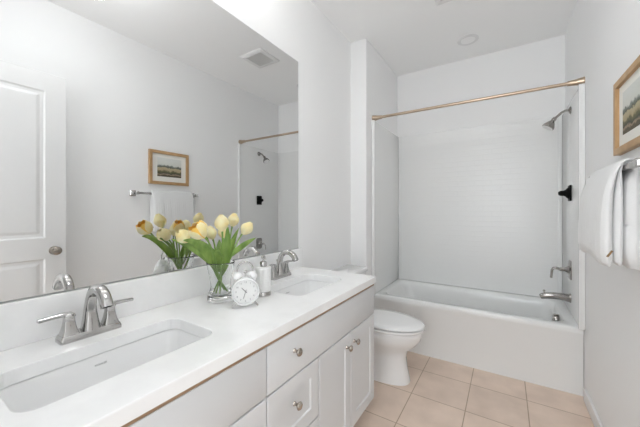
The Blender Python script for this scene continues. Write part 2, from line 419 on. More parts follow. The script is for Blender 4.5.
def oval(x0, x1, hw, z, n=40, p=2.0, back=2.6, cx=0.42):
    c = x0 + (x1 - x0) * cx; out = []
    for i in range(n):
        a = 2 * PI * i / n; ca, sa = math.cos(a), math.sin(a)
        e = 2.0 / (p if ca > 0 else back)
        x = c + (x1 - c if ca > 0 else c - x0) * math.copysign(abs(ca) ** e, ca)
        out.append(Vector((x, hw * math.copysign(abs(sa) ** e, sa), z)))
    return out


# pedestal and bowl as one china body
MB().loft([oval(0.13, 0.635, 0.115, 0.0, p=2.6, back=3), oval(0.132, 0.632, 0.112, 0.02, p=2.6, back=3), oval(0.14, 0.615, 0.102, 0.10, p=2.5, back=3), oval(0.14, 0.607, 0.098, 0.18, p=2.4, back=3), oval(0.13, 0.622, 0.112, 0.235, p=2.3, back=3),
           oval(0.12, 0.682, 0.152, 0.285, p=2.2, back=3), oval(0.11, 0.712, 0.171, 0.325, p=2.1, back=3), oval(0.10, 0.722, 0.177, 0.36, p=2.1, back=3), oval(0.10, 0.726, 0.179, 0.386, p=2.1, back=3), oval(0.11, 0.718, 0.172, 0.392, p=2.1, back=3)]).build('bowl', M['ceramic'], t, auto=60)
MB().loft([oval(0.27, 0.690, 0.140, 0.3921, back=2.6), oval(0.27, 0.690, 0.140, 0.3975, back=2.6), oval(0.235, 0.733, 0.182, 0.3975, back=2.6), oval(0.230, 0.739, 0.186, 0.401, back=2.6), oval(0.230, 0.739, 0.186, 0.411, back=2.6), oval(0.236, 0.733, 0.181, 0.4140, back=2.6), oval(0.29, 0.675, 0.125, 0.4140, back=2.6), oval(0.29, 0.675, 0.125, 0.4205, back=2.6)]).build('seat', M['ceramic'], t, auto=60)
MB().loft([oval(0.29, 0.675, 0.125, 0.4205, back=2.6), oval(0.232, 0.735, 0.184, 0.4235, back=2.6), oval(0.227, 0.741, 0.190, 0.4265, back=2.6), oval(0.227, 0.741, 0.190, 0.435, back=2.6), oval(0.236, 0.730, 0.182, 0.442, back=2.6), oval(0.29, 0.67, 0.135, 0.446, back=2.6)]).build('lid', M['ceramic'], t, auto=60)
for s in (-1, 1): MB().tube([(0.238, s * 0.055, 0.425), (0.238, s * 0.095, 0.425)], 0.012, 12).build('lid_hinge', M['ceramic'], t, auto=50)
MB().loft([rrect(0.03, 0.185, -0.19, 0.19, 0.03, 0.385), rrect(0.02, 0.195, -0.205, 0.205, 0.03, 0.42), rrect(0.015, 0.20, -0.213, 0.213, 0.03, 0.60), rrect(0.012, 0.205, -0.216, 0.216, 0.03, 0.742)]).build('tank', M['ceramic'], t, auto=50)
MB().loft([rrect(0.006, 0.212, -0.222, 0.222, 0.03, 0.7425), rrect(0.003, 0.216, -0.226, 0.226, 0.03, 0.748), rrect(0.003, 0.216, -0.226, 0.226, 0.03, 0.768), rrect(0.010, 0.209, -0.219, 0.219, 0.03, 0.776)]).build('tank_lid', M['ceramic'], t, auto=50)
q = MB(); q.lathe([(0, 0), (0.014, 0), (0.012, 0.012), (0, 0.012)], 16, Matrix.Translation((0.203, -0.15, 0.68)) @ RX); q.tube([(0.222, -0.15, 0.68), (0.224, -0.10, 0.674), (0.222, -0.08, 0.670)], [0.006, 0.005, 0.006], 10); q.build('flush_lever', M['chrome'], t, auto=50)

# ------------------------------------------------------------------ vanity cabinet
VY0, VY1, XFC = -0.085, 1.686, -0.679
van = thing('vanity_cabinet', 'long white shaker vanity cabinet with nickel knobs under the quartz worktop', 'vanity cabinet', (XW, (VY0 + VY1) / 2, 0))
VM = Vector(van.location)
q = MB(); xc = XFC - 0.021 - XW; a, c = VY0 - VM.y, VY1 - VM.y
q.box(0.002, xc, a, c, 0.12, 0.138); q.box(0.002, 0.010, a, c, 0.138, 0.825); q.box(xc - 0.018, xc, a, c, 0.642, 0.650); q.box(-0.78 - XW, -0.765 - XW, a, c, 0.0, 0.12)
for y in (a, 0.725 - VM.y, 1.052 - VM.y, c - 0.018): q.box(0.002, xc, y, y + 0.018, 0.12, 0.825)
for y in (a, c - 0.018): q.box(0.002, -0.765 - XW, y, y + 0.018, 0.0, 0.12)
q.build('carcass', M['cabinet'], van)
MB().box(XFC - 0.0195 - XW, XFC - 0.0015 - XW, VY0 - VM.y, VY1 - VM.y - 0.002, 0.8165, 0.8315).build('top_rail', M['rawwood'], van)


def panel(name, y0, y1, z0, z1, shaker=True, rail=0.058, rec=0.006):
    x1 = XFC - XW; x0 = x1 - 0.020
    y0 -= VM.y; y1 -= VM.y
    if not shaker: return MB().box(x0, x1, y0, y1, z0, z1, 0.0025).build(name, M['cabinet'], van, auto=40)
    q = MB(); R = []
    for d, x in ((0, x0), (0, x1 - 0.002), (0.002, x1), (rail, x1), (rail + 0.004, x1 - rec)):
        R.append([Vector((x, y0 + d, z0 + d)), Vector((x, y1 - d, z0 + d)), Vector((x, y1 - d, z1 - d)), Vector((x, y0 + d, z1 - d))])
    q.loft(R); return q.build(name, M['cabinet'], van)


def knob(parent, y, z):
    q = MB(); q.lathe([(0, 0), (0.009, 0), (0.008, 0.003), (0.0055, 0.008), (0.006, 0.014), (0.012, 0.019), (0.0155, 0.024), (0.0155, 0.027), (0.012, 0.031), (0.005, 0.033), (0, 0.033)], 24, Matrix.Translation((XFC - XW, y - VM.y, z)) @ RX)
    return q.build('knob', M['nickel'], parent, auto=50)


panel('front_panel', VY0 + 0.004, 0.731, 0.648, 0.8155, False)
knob(panel('drawer', 0.737, VY1 - 0.001, 0.648, 0.8155, False), 0.885, 0.742)
knob(panel('drawer', 0.737, 1.058, 0.396, 0.642), 0.885, 0.540)
knob(panel('drawer', 0.737, 1.058, 0.130, 0.390), 0.885, 0.285)
knob(panel('door', 1.064, 1.366, 0.130, 0.642), 1.318, 0.582)
knob(panel('door', 1.371, VY1 - 0.001, 0.130, 0.642), 1.405, 0.582)
ymid = (VY0 + 0.731) / 2
knob(panel('door', VY0 + 0.004, ymid - 0.002, 0.130, 0.642), ymid - 0.045, 0.582)
knob(panel('door', ymid + 0.003, 0.731, 0.130, 0.642), ymid + 0.045, 0.582)

# worktop with two sink cut-outs
CX1, CY0, CY1 = -0.667, -0.095, 1.690
S1, S2 = (0.399, 0.236), (1.318, 0.215)          # centre y, half length
SX0, SX1 = -1.062, -0.808
bm = bmesh.new(); loops = []
loops.append([Vector((XW + 0.001, CY0, ZT)), Vector((CX1, CY0, ZT)), Vector((CX1, CY1, ZT)), Vector((XW + 0.001, CY1, ZT))])
for c, h in (S1, S2): loops.append(rrect(SX0, SX1, c - h, c + h, 0.045, ZT, 8))
E_ = []
for lp in loops:
    vs = [bm.verts.new(p) for p in lp]
    for i in range(len(vs)): E_.append(bm.edges.new((vs[i], vs[(i + 1) % len(vs)])))
bmesh.ops.triangle_fill(bm, use_beauty=True, use_dissolve=False, edges=E_)
ret = bmesh.ops.extrude_face_region(bm, geom=list(bm.faces))
bmesh.ops.translate(bm, verts=[g for g in ret['geom'] if isinstance(g, bmesh.types.BMVert)], vec=(0, 0, -0.040))
q = MB(); q.bm.free(); q.bm = bm
top = q.build('worktop', M['quartz'], None, bevel=0.003)
tag(top, 'white quartz worktop with two rectangular sink cut-outs along the top of the vanity', 'countertop')
tag(MB().box(XW + 0.001, XW + 0.020, CY0, CY1, ZT + 0.0003, 1.006, 0.002).build('backsplash', M['quartz'], None), 'white quartz backsplash strip between the worktop and the mirror', 'backsplash')


def sink(c, h, label):
    s = thing('sink', label, 'sink', (0, c, ZT - 0.0405))
    R = [rrect(SX0 - 0.03, SX1 + 0.03, -h - 0.03, h + 0.03, 0.06, -0.012, 8), rrect(SX0 - 0.03, SX1 + 0.03, -h - 0.03, h + 0.03, 0.06, 0, 8), rrect(SX0 - 0.006, SX1 + 0.006, -h - 0.006, h + 0.006, 0.05, 0, 8), rrect(SX0 - 0.002, SX1 + 0.002, -h - 0.002, h + 0.002, 0.046, -0.006, 8),
         rrect(SX0 + 0.006, SX1 - 0.006, -h + 0.012, h - 0.012, 0.045, -0.075, 8), rrect(SX0 + 0.020, SX1 - 0.020, -h + 0.032, h - 0.032, 0.045, -0.105, 8), rrect(SX0 + 0.05, SX1 - 0.05, -h + 0.07, h - 0.07, 0.04, -0.114, 8), rrect(-0.955, -0.915, -0.02, 0.02, 0.019, -0.120, 8)]
    R2 = [rrect(-0.955, -0.915, -0.02, 0.02, 0.019, -0.135, 8), rrect(SX0 - 0.0, SX1 + 0.0, -h + 0.02, h - 0.02, 0.045, -0.115, 8), rrect(SX0 - 0.012, SX1 + 0.012, -h - 0.01, h + 0.01, 0.05, -0.02, 8)]
    MB().loft(R + R2 + [R[0]], False, False).build('basin', M['ceramic'], s, auto=60)
    MB().lathe([(0, -0.1225), (0.022, -0.1225), (0.021, -0.117), (0.016, -0.115), (0, -0.114)], 24, Matrix.Translation((-0.935, 0, 0))).build('drain', M['chrome'], s, auto=40)
    me = text_mesh('KOHLER', 0.0085)
    o = bpy.data.objects.new('maker_mark', me); COL.objects.link(o); me.materials.append(M['soft_mark']); o.parent = s
    ang = math.atan2(0.069, 0.008)
    o.matrix_local = Matrix.Translation((SX0 + 0.0022, 0.0, -0.031)) @ Matrix.Rotation(PI / 2, 4, 'Z') @ Matrix.Rotation(ang, 4, 'X')
    return s


sink(*S1, 'white rectangular undermount sink at the worktop end away from the toilet')
sink(*S2, 'white rectangular undermount sink at the toilet end of the worktop')


# ------------------------------------------------------------------ faucets
def flare(q, y, half, z0, z1, k=1.0, xo=0.0):
    R = []
    for i in range(9):
        f = i / 8; s = half[0] + (half[1] - half[0]) * (1 - (1 - f) ** 2.0)
        R.append(rrect(xo - s * k, xo + s * k, y - s, y + s, s * 0.28, z0 + (z1 - z0) * f, 3))
    return q.loft(R)


def faucet(y, label):
    f = thing('faucet', label, 'faucet', (-1.148, y, ZT), 0, 'centerset faucets on the worktop')
    q = MB(); q.loft([rrect(-0.028, 0.028, -0.083, 0.083, 0.008, 0.0004, 4), rrect(-0.028, 0.028, -0.083, 0.083, 0.008, 0.010, 4), rrect(-0.0255, 0.0255, -0.080, 0.080, 0.007, 0.018, 4), rrect(-0.024, 0.024, -0.078, 0.078, 0.006, 0.021, 4)])
    q.build('base_plate', M['chrome'], f, auto=35)
    # spout: square flared foot growing into an arched neck
    pts = [Vector((0, 0, 0.019)), Vector((0, 0, 0.035)), Vector((0, 0, 0.052)), Vector((-0.001, 0, 0.072)), Vector((0.000, 0, 0.092)), Vector((0.006, 0, 0.113))]
    pts += bez((0.006, 0, 0.113), (0.013, 0, 0.139), (0.034, 0, 0.157), (0.062, 0, 0.156), 6)[1:] + bez((0.062, 0, 0.156), (0.090, 0, 0.155), (0.112, 0, 0.138), (0.122, 0, 0.110), 7)[1:]
    n = len(pts); rad = [0.0255, 0.0225, 0.0198, 0.0172, 0.0155, 0.0145] + [0.0142 + 0.0016 * i / (n - 7) for i in range(n - 6)]
    MB().tube(pts, rad, 24, squircle(3.2)).build('spout', M['chrome'], f, auto=55)
    MB().lathe([(0, -0.002), (0.0115, -0.002), (0.011, 0.0015), (0, 0.0015)], 16, axis((0.34, 0, -0.94), (0.122, 0, 0.110))).build('aerator', M['dark'], f, auto=40)
    for s in (-1, 1):
        q = MB(); flare(q, s * 0.0555, (0.0225, 0.0125), 0.019, 0.074)
        h = q.build('handle', M['chrome'], f, auto=35)
        q = MB(); q.loft([rrect(-0.0135, 0.0135, s * 0.0555 - 0.0135, s * 0.0555 + 0.0135, 0.004, 0.0735, 3), rrect(-0.0145, 0.0145, s * 0.0555 - 0.0145, s * 0.0555 + 0.0145, 0.004, 0.078, 3), rrect(-0.012, 0.012, s * 0.0555 - 0.012, s * 0.0555 + 0.012, 0.004, 0.084, 3), rrect(-0.008, 0.008, s * 0.0555 - 0.008, s * 0.0555 + 0.008, 0.003, 0.086, 3)])
        R = []
        for k in range(9):
            u = k / 8; yy = s * (0.048 + 0.080 * u); zz = 0.0815 + 0.0045 * math.sin(min(1, u * 2.2) * PI / 2) - 0.004 * u; hw = 0.0115 - 0.003 * u; th = 0.0055 - 0.0012 * u
            R.append([Vector((-hw, yy, zz - th)), Vector((hw, yy, zz - th)), Vector((hw, yy, zz + th * 0.5)), Vector((hw * 0.6, yy, zz + th)), Vector((-hw * 0.6, yy, zz + th)), Vector((-hw, yy, zz + th * 0.5))])
        q.loft(R); q.build('lever', M['chrome'], h, auto=35)
    q = MB(); q.tube([(-0.021, 0, 0.018), (-0.021, 0, 0.098)], 0.0022, 8); q.ball((-0.021, 0, 0.101), 0.0052, 12); q.build('lift_rod', M['chrome'], f, auto=60)
    return f


faucet(0.402, 'chrome arched faucet with two lever handles at the worktop end away from the toilet')
faucet(1.352, 'chrome arched faucet with two lever handles beside the soap dispenser, behind the far sink')

# ------------------------------------------------------------------ mirror
q = MB(); q.box(XW + 0.0008, XW + 0.0058, -0.088, 1.655, 1.0075, 2.322)
o = q.build('mirror', M['mirror'], None, mats=[M['mirror_edge']])
for p in o.data.polygons: p.material_index = 0 if p.normal.x > 0.5 else 1
o_ = MB().box(XW + 0.0058, XW + 0.0075, -0.088, 1.655, 1.0068, 1.0115).build('bottom_channel', M['mirror_edge'], o)
tag(o, 'wide frameless wall mirror above the vanity backsplash', 'mirror')

# ------------------------------------------------------------------ towel wall: bar, towel, picture
BX, BZ = 0.372, 1.432
t = thing('towel_bar', 'chrome square towel bar on the wall under the framed picture', 'towel bar', (XR, 1.64, BZ))
MB().box(BX - XR - 0.009, BX - XR + 0.009, -0.30, 0.32, -0.010, 0.010, 0.002).build('bar', M['chrome'], t, auto=40)
for yp in (-0.290, 0.318):
    q = MB(); q.loft([[Matrix.Translation((0, yp, 0)) @ LX @ p for p in rrect(-h, h, -h, h, 0.006, z, 4)] for h, z in ((0.027, 0), (0.027, 0.006), (0.022, 0.011), (0.013, 0.022), (0.012, 0.068), (0.0145, 0.072), (0.0145, 0.098), (0.012, 0.101))])
    q.build('post', M['chrome'], t, auto=40)

tw = thing('towel', 'thick folded white terry towel hanging over the towel bar', 'towel', (BX, 1.680, BZ))
# two layers in cross-section (x from bar, z from bar); x<0 is the room side
half = 0.213


def cloth(name, outer, inner, ins, ph, h, drop=0.0):
    """closed strip between an outer and an inner polyline, rounded at both ends of the bar direction"""
    NY = 36; rings = []; n = len(outer)
    mids = [((a[0] + c[0]) / 2, (a[1] + c[1]) / 2) for a, c in zip(outer, inner)]
    for j in range(NY + 1):
        u = -1 + 2 * j / NY; e = max(0.0, (abs(u) - 0.84) / 0.16); rnd = math.sqrt(max(0.0, 1 - e * e * 0.985))
        ring = []
        for side, P in ((0, outer), (1, inner[::-1])):
            for i, (x, z) in enumerate(P):
                mx_, mz = mids[i] if side == 0 else mids[n - 1 - i]
                k = min(1.0, max(0.0, -z / 0.3))
                xx = mx_ + (x - mx_) * rnd; zz = mz + (z - mz) * rnd
                if x < 0: xx += -k * (0.0022 * math.sin(8 * u + ph) + 0.0016 * math.sin(19 * u + 2 * ph))
                zz += k * k * (0.006 * math.sin(4.0 * u + ph) + drop * u)
                ring.append(Vector((xx, h * u + ins, zz)))
        rings.append(ring)
    return MB().loft(rings).build(name, M['towel'], tw, smooth=True)


o1 = [(0.016, 0.026), (0.004, 0.033), (-0.010, 0.031), (-0.026, 0.016), (-0.042, -0.015), (-0.056, -0.055), (-0.066, -0.10), (-0.072, -0.17), (-0.075, -0.25), (-0.074, -0.31), (-0.068, -0.343), (-0.054, -0.357)]
i1 = [(0.014, 0.022), (0.004, 0.024), (-0.007, 0.020), (-0.017, 0.006), (-0.026, -0.018), (-0.032, -0.055), (-0.036, -0.10), (-0.038, -0.17), (-0.038, -0.25), (-0.037, -0.31), (-0.038, -0.343), (-0.050, -0.356)]
cloth('outer_fold', o1, i1, 0.0, 0.6, half, 0.006)
o2 = [(-0.022, -0.352), (-0.035, -0.335), (-0.0365, -0.26), (-0.0365, -0.17), (-0.034, -0.10), (-0.029, -0.05), (-0.0235, -0.012), (-0.016, 0.013), (0.0, 0.0235), (0.017, 0.020), (0.029, 0.0), (0.036, -0.05), (0.040, -0.10), (0.044, -0.198), (0.041, -0.203), (0.041, -0.208), (0.046, -0.213), (0.047, -0.30), (0.040, -0.358)]
i2 = [(-0.014, -0.350), (-0.009, -0.335), (-0.0075, -0.26), (-0.0075, -0.17), (-0.0085, -0.10), (-0.0100, -0.05), (-0.0135, -0.016), (-0.0115, 0.0125), (0.0, 0.0140), (0.0115, 0.0125), (0.0125, -0.016), (-0.0020, -0.05), (-0.0045, -0.10), (-0.0050, -0.198), (-0.0010, -0.203), (-0.0010, -0.208), (-0.0060, -0.213), (-0.0060, -0.30), (0.004, -0.360)]
cloth('inner_fold', o2, i2, -0.004, 2.1, half - 0.012)
MB().loft([[Vector((-0.052 + a * 0.9, -half - 0.0055 + 0.0045 * bq, -0.312 + c * 0.9)) for a, c in ((-0.010, -0.014), (-0.004, -0.016), (0.011, 0.009), (0.006, 0.013))] for bq in (0, 1)]).build('cloth_tag', M['tag'], tw)
PY0, PY1, PZ0, PZ1 = 1.490, 1.905, 1.532, 1.868
pc = thing('framed_picture', 'small oak framed landscape print with cream mat above the towel bar', 'framed picture', (XR, (PY0 + PY1) / 2, (PZ0 + PZ1) / 2))
hw, hh, fw = (PY1 - PY0) / 2, (PZ1 - PZ0) / 2, 0.030
q = MB(); R = []
for d, x in ((0.0, -0.001), (0.0, -0.024), (0.002, -0.026), (fw - 0.002, -0.026), (fw, -0.024), (fw, -0.010)):
    R.append([Vector((x, -hw + d, -hh + d)), Vector((x, hw - d, -hh + d)), Vector((x, hw - d, hh - d)), Vector((x, -hw + d, hh - d))])
q.loft(R, False, False); q.build('frame', M['oak'], pc)
MB().box(-0.012, -0.002, -hw + 0.026, hw - 0.026, -hh + 0.026, hh - 0.026).build('mat_board', M['matboard'], pc)
MB().box(-0.0135, -0.0118, -0.126, 0.126, -0.088, 0.100).build('print', M['print'], pc)

# open door standing along the towel wall (seen in the mirror)
DXF, DT = 0.330, 0.036
DY0, DY1 = YF + 0.02, 0.828
d = struct(bpy.data.objects.new('door_1', None)); COL.objects.link(d); d.location = (DXF, DY0, 0)
DWID = DY1 - DY0
q = MB(); R = []
q.box(0.0125, DT, 0, DWID, 0.012, DZ - 0.012)
st = 0.118
pan = [(st, DWID - st, 1.075, 2.135), (st, DWID - st, 0.22, 0.925)]
# stiles and rails
q.box(0, 0.0125, 0, st, 0.012, DZ - 0.012); q.box(0, 0.0125, DWID - st, DWID, 0.012, DZ - 0.012)
for z0, z1 in ((0.012, 0.22), (0.925, 1.075), (2.135, DZ - 0.012)): q.box(0, 0.0125, st, DWID - st, z0, z1)
for y0, y1, z0, z1 in pan:
    R = []
    for dd, x in ((0.0, 0.0), (0.010, 0.007), (0.028, 0.008), (0.048, 0.003)):
        R.append([Vector((x, y0 + dd, z0 + dd)), Vector((x, y1 - dd, z0 + dd)), Vector((x, y1 - dd, z1 - dd)), Vector((x, y0 + dd, z1 - dd))])
    q.loft(R, False, True)
q.build('door_slab', M['door'], d)
for s, mx in ((1, Matrix.Translation((0, DWID - 0.068, 0.980)) @ LX), (-1, Matrix.Translation((DT, DWID - 0.068, 0.980)) @ RX)):
    MB().lathe([(0, 0), (0.032, 0), (0.031, 0.005), (0.014, 0.010), (0.012, 0.022), (0.024, 0.032), (0.031, 0.044), (0.029, 0.056), (0.016, 0.063), (0, 0.064)], 28, mx).build('knob', M['nickel'], d, auto=45)
MB().box(0.006, DT - 0.006, DWID - 0.001, DWID + 0.0012, 0.955, 1.005).build('latch_plate', M['nickel'], d)

# ------------------------------------------------------------------ ceiling fittings
t = thing('exhaust_vent', 'square white exhaust fan grille in the ceiling', 'ceiling vent', (-0.305, 2.235, ZC))
q = MB(); R = []
for h, z in ((0.145, 0.0), (0.145, -0.008), (0.137, -0.016), (0.105, -0.016), (0.103, -0.008)): R.append(rrect(-h, h, -h, h, 0.008, z, 3))
q.loft(R, False, False); q.build('frame', M['frosted'], t, auto=40)
q = MB(); q.box(-0.104, 0.104, -0.104, 0.104, -0.007, -0.001)
q.build('grille', M['vent_grey'], t)
q = MB()
for k in range(13): q.box(-0.103, 0.103, -0.098 + k * 0.0163 - 0.0035, -0.098 + k * 0.0163 + 0.0035, -0.013, -0.006)
q.build('slats', M['vent_grey'], t)


def can(name, x, y, lens, label):
    t = thing(name, label, 'ceiling light', (x, y, ZC))
    MB().lathe([(0.062, 0.0), (0.090, 0.0), (0.090, -0.004), (0.082, -0.009), (0.066, -0.009), (0.060, -0.004)], 40, None, None, False, False).build('trim_ring', M['frosted'], t, auto=40)
    MB().lathe([(0, -0.005), (0.061, -0.005), (0.061, -0.001), (0, -0.001)], 40).build('lens', lens, t, auto=40)


can('recessed_light', -0.295, 3.03, M['lens'], 'unlit round white recessed light in the ceiling above the tub')
t = thing('fill_globe_light', 'added fill light out of view, a white glass globe on a short stem under the bathroom ceiling', 'ceiling light', (-0.35, 0.72, ZC))  # unseen globe added to brighten the ceiling and the room
MB().lathe([(0, 0), (0.07, 0), (0.07, -0.012), (0.012, -0.022), (0.012, -0.085), (0.03, -0.095), (0, -0.095)], 32).build('ceiling_rose', M['nickel'], t, auto=40)
MB().lathe([(0.0, -0.094), (0.05, -0.096), (0.12, -0.112), (0.165, -0.145), (0.175, -0.175), (0.165, -0.205), (0.12, -0.238), (0.05, -0.254), (0, -0.256)], 40).build('glass_globe', M['fill_dome'], t, auto=50)


def vanity_light(y, label):
    t = thing('vanity_light', label, 'wall light', (XW, y, 2.73), 0, 'wall lights above the mirror')
    MB().box(0, 0.022, -0.24, 0.24, -0.03, 0.03, 0.004).build('back_plate', M['nickel'], t, auto=40)
    for k in (-1, 0, 1):
        a = MB().tube([(0.02, k * 0.17, 0), (0.06, k * 0.17, 0.004), (0.085, k * 0.17, -0.006)], 0.008, 12).build('arm', M['nickel'], t, auto=50)
        MB().lathe([(0, -0.012), (0.028, -0.012), (0.036, -0.03), (0.042, -0.075), (0.044, -0.10), (0.040, -0.104), (0, -0.104)], 24, Matrix.Translation((0.088, k * 0.17, 0.004))).build('glass_shade', M['lamp_vanity'], t, auto=50)


vanity_light(0.40, 'three-shade nickel wall light above the mirror over the sink away from the toilet')
vanity_light(1.10, 'three-shade nickel wall light above the mirror over the sink beside the toilet')
t = thing('fill_hall_light', 'added fill light out of view, a round flush ceiling light in the hall outside the doorway', 'ceiling light', (-0.2, -0.85, ZC))  # unseen lamp added to send soft fill through the doorway
MB().lathe([(0, 0), (0.17, 0), (0.17, -0.02), (0, -0.02)], 32).build('base', M['nickel'], t, auto=40)
MB().lathe([(0, -0.0205), (0.16, -0.0205), (0.15, -0.05), (0.10, -0.078), (0, -0.088)], 32).build('glass_bowl', M['fill_hall'], t, auto=50)

# ------------------------------------------------------------------ things on the worktop
# vase
VX, VY = -1.083, 0.868
prof = [(0.000, 0.0), (0.052, 0.0), (0.0555, 0.002), (0.0565, 0.008), (0.0560, 0.022), (0.0525, 0.034), (0.0470, 0.046), (0.0435, 0.058), (0.0430, 0.068), (0.0445, 0.084), (0.0490, 0.108), (0.0550, 0.138), (0.0605, 0.165), (0.0620, 0.172)]
inner = [(0.0614, 0.1732), (0.0603, 0.1728), (0.0588, 0.165), (0.0532, 0.138), (0.0470, 0.108), (0.0425, 0.084), (0.0405, 0.068), (0.0405, 0.058), (0.0430, 0.046), (0.0455, 0.036), (0.043, 0.030), (0.030, 0.027), (0.0, 0.0265)]
v = MB().lathe([(0.0, 0.0)] + prof[1:] + inner, 48).build('vase', M['glass'], None, smooth=True, loc=(VX, VY, ZT + 0.0005))
tag(v, 'clear flared glass vase holding yellow tulips on the worktop', 'vase')


def bloom(c, d, h, r, op, spin, deep=False):
    """a tulip cup: three outer and three inner petals; op opens the tips"""
    mx = axis(d, c); bm = MB()
    for layer in range(2):
        for k in range(3):
            a0 = spin + 2 * PI * k / 3 + layer * PI / 3; NU, NV = 8, 10
            grid = []
            for j in range(NV + 1):
                t = j / NV
                rr = r * (0.18 + 0.90 * math.sin(min(1, t * 1.6) * PI / 2) ** 0.8) * (1 - (0.98 - op) * max(0, (t - 0.30) / 0.7) ** 2.1)
                rr *= 0.93 if layer else 1.0
                wd = 1.42 * min(1.0, 0.75 + t) * (1.0 if t < 0.62 else max(0.0, 1 - ((t - 0.62) / 0.38) ** 2.2) ** 0.6)
                row = []
                for i in range(NU + 1):
                    u = -1 + 2 * i / NU
                    a = a0 + u * wd * 0.86
                    z = h * (t * (1 - 0.05 * u * u))
                    rb = rr * (1 + 0.055 * u + 0.03 * math.cos(u * PI))
                    row.append(bm.bm.verts.new(mx @ Vector((rb * math.cos(a), rb * math.sin(a), z))))
                grid.append(row)
            for j in range(NV):
                for i in range(NU):
                    f = bm.bm.faces.new((grid[j][i], grid[j][i + 1], grid[j + 1][i + 1], grid[j + 1][i]))
                    f.material_index = 1 if deep and layer == 1 else 0
    return bm


def leaf_mesh(pts, wmax, fold=0.35, twist=0.0, side=None):
    pts = [Vector(p) for p in pts]; n = len(pts); q = MB(); rows = []
    for i, p in enumerate(pts):
        t = (pts[min(i + 1, n - 1)] - pts[max(i - 1, 0)]).normalized()
        s = (side - t * side.dot(t)).normalized() if side is not None else t.cross(Vector((0, 0, 1))).normalized()
        nr = s.cross(t)
        f = i / (n - 1)
        w = wmax * (0.30 + 0.70 * math.sin(PI * min(1, f * 1.15 + 0.05)) if f < 0.5 else math.sin(PI * min(1.0, f * 1.0 + 0.0)) ** 0.75) if f < 0.999 else 0.0006
        row = []
        for k in range(-3, 4):
            u = k / 3
            row.append(q.bm.verts.new(p + s * (w * u) + nr * (abs(u) ** 1.4 * w * fold + 0.0025 * math.sin(9 * f + 2 * u) * abs(u))))
        rows.append(row)
    for a, c in zip(rows, rows[1:]):
        for i in range(6): q.bm.faces.new((a[i], a[i + 1], c[i + 1], c[i]))
    return q


VB = Vector((VX, VY, ZT))
CAMV = Vector((0, 0, HC))


def tulip(top, d, h, r, op, spin, label, deep=False, leaves=()):
    top = Vector(top)
    dirh = Vector((top.x - VX, top.y - VY, 0)); ln = dirh.length; dirn = dirh.normalized() if ln > 1e-4 else Vector((1, 0, 0))
    foot = VB + Vector((0, 0, 0.0355)) - dirn * 0.031
    root = thing('tulip', label, 'tulip', foot, 0, 'yellow tulips in the vase')
    base = top - Vector(d).normalized() * h * 0.5
    waist = VB + Vector((0, 0, 0.088)) + dirn * 0.001 + Vector((random.uniform(-.008, .008), random.uniform(-.008, .008), 0))
    rim = VB + dirn * min(0.042, ln * 0.55) + Vector((0, 0, 0.168))
    P = [foot] + bez(foot.lerp(waist, 0.5), foot.lerp(waist, 0.8), waist, waist.lerp(rim, 0.35), 4) + bez(waist.lerp(rim, 0.6), waist.lerp(rim, 1.0), base - Vector(d).normalized() * 0.06, base + Vector(d).normalized() * 0.004, 9)
    MB().tube([p - foot for p in P], [0.0034] * (len(P) - 1) + [0.0042], 10).build('stem', M['stem'], root, auto=60)
    bloom(base - foot, d, h * 1.10, r * 0.96, op, spin, deep).build('bloom', M['petal'], root, smooth=True, mats=[M['petal_deep']], solidify=0.0012, subsurf=1)
    for pts, wd, fold, side in leaves:
        leaf_mesh([Vector(p) - foot for p in pts], wd, fold, 0, Vector(side)).build('leaf', M['leaf'], root, smooth=True, solidify=0.0011, subsurf=1)
    return root


def lf(mid, tip, wd, side, fold=0.3, base=None, lift=0.0):
    """leaf blade from inside the vase over the rim to its tip"""
    mid, tip = Vector(mid), Vector(tip)
    dh = Vector((mid.x - VX, mid.y - VY, 0)); dn = dh.normalized() if dh.length > 1e-4 else Vector((1, 0, 0))
    b0 = VB + Vector((0, 0, 0.128)) + dn * 0.010
    b1 = VB + Vector((0, 0, 0.172)) + dn * min(0.032, dh.length)
    P = bez(b0, b0.lerp(b1, 0.6), b0.lerp(b1, 0.85), b1, 3)[:-1] + bez(b1, b1 + (b1 - b0) * 0.55, mid + Vector((0, 0, lift)), tip, 9)
    return (P, wd, fold, side)


S = (0.72, 0.69, 0)        # blade faces the room (across the line of sight)
tulip((-1.03, 0.722, 1.190), (-0.10, -0.72, 0.70), 0.064, 0.035, 0.62, 0.4, 'widest-open pale yellow tulip with an orange heart, just above the large drooping leaf', True,
      [lf((-1.06, 0.745, 1.125), (-1.075, 0.682, 1.158), 0.027, (0.55, 0.35, 0.75), 0.25, lift=0.045)])
tulip((-1.160, 0.738, 1.163), (-0.1, -0.75, 0.75), 0.062, 0.032, 0.26, 1.0, 'pale yellow tulip leaning low towards the backsplash, beside the open one',
      False, [lf((-1.16, 0.77, 1.10), (-1.19, 0.70, 1.155), 0.020, (0.6, 0.4, 0.6), 0.3, lift=0.03)])
tulip((-1.095, 0.826, 1.176), (-0.15, -0.25, 0.95), 0.058, 0.026, 0.14, 2.0, 'half-hidden pale yellow tulip behind the open one at mid height')
tulip((-1.000, 0.807, 1.221), (0.20, -0.25, 0.97), 0.068, 0.031, 0.12, 0.2, 'large closed yellow tulip standing tall at the front of the bunch',
      False, [lf((-1.02, 0.86, 1.13), (-1.035, 0.865, 1.218), 0.019, S, 0.35)])
tulip((-1.100, 0.955, 1.228), (0.0, 0.25, 0.97), 0.062, 0.028, 0.12, 1.4, 'tall closed yellow tulip at the top of the bunch behind the large one',
      False, [lf((-1.08, 0.92, 1.12), (-1.06, 0.955, 1.195), 0.017, S, 0.35)])
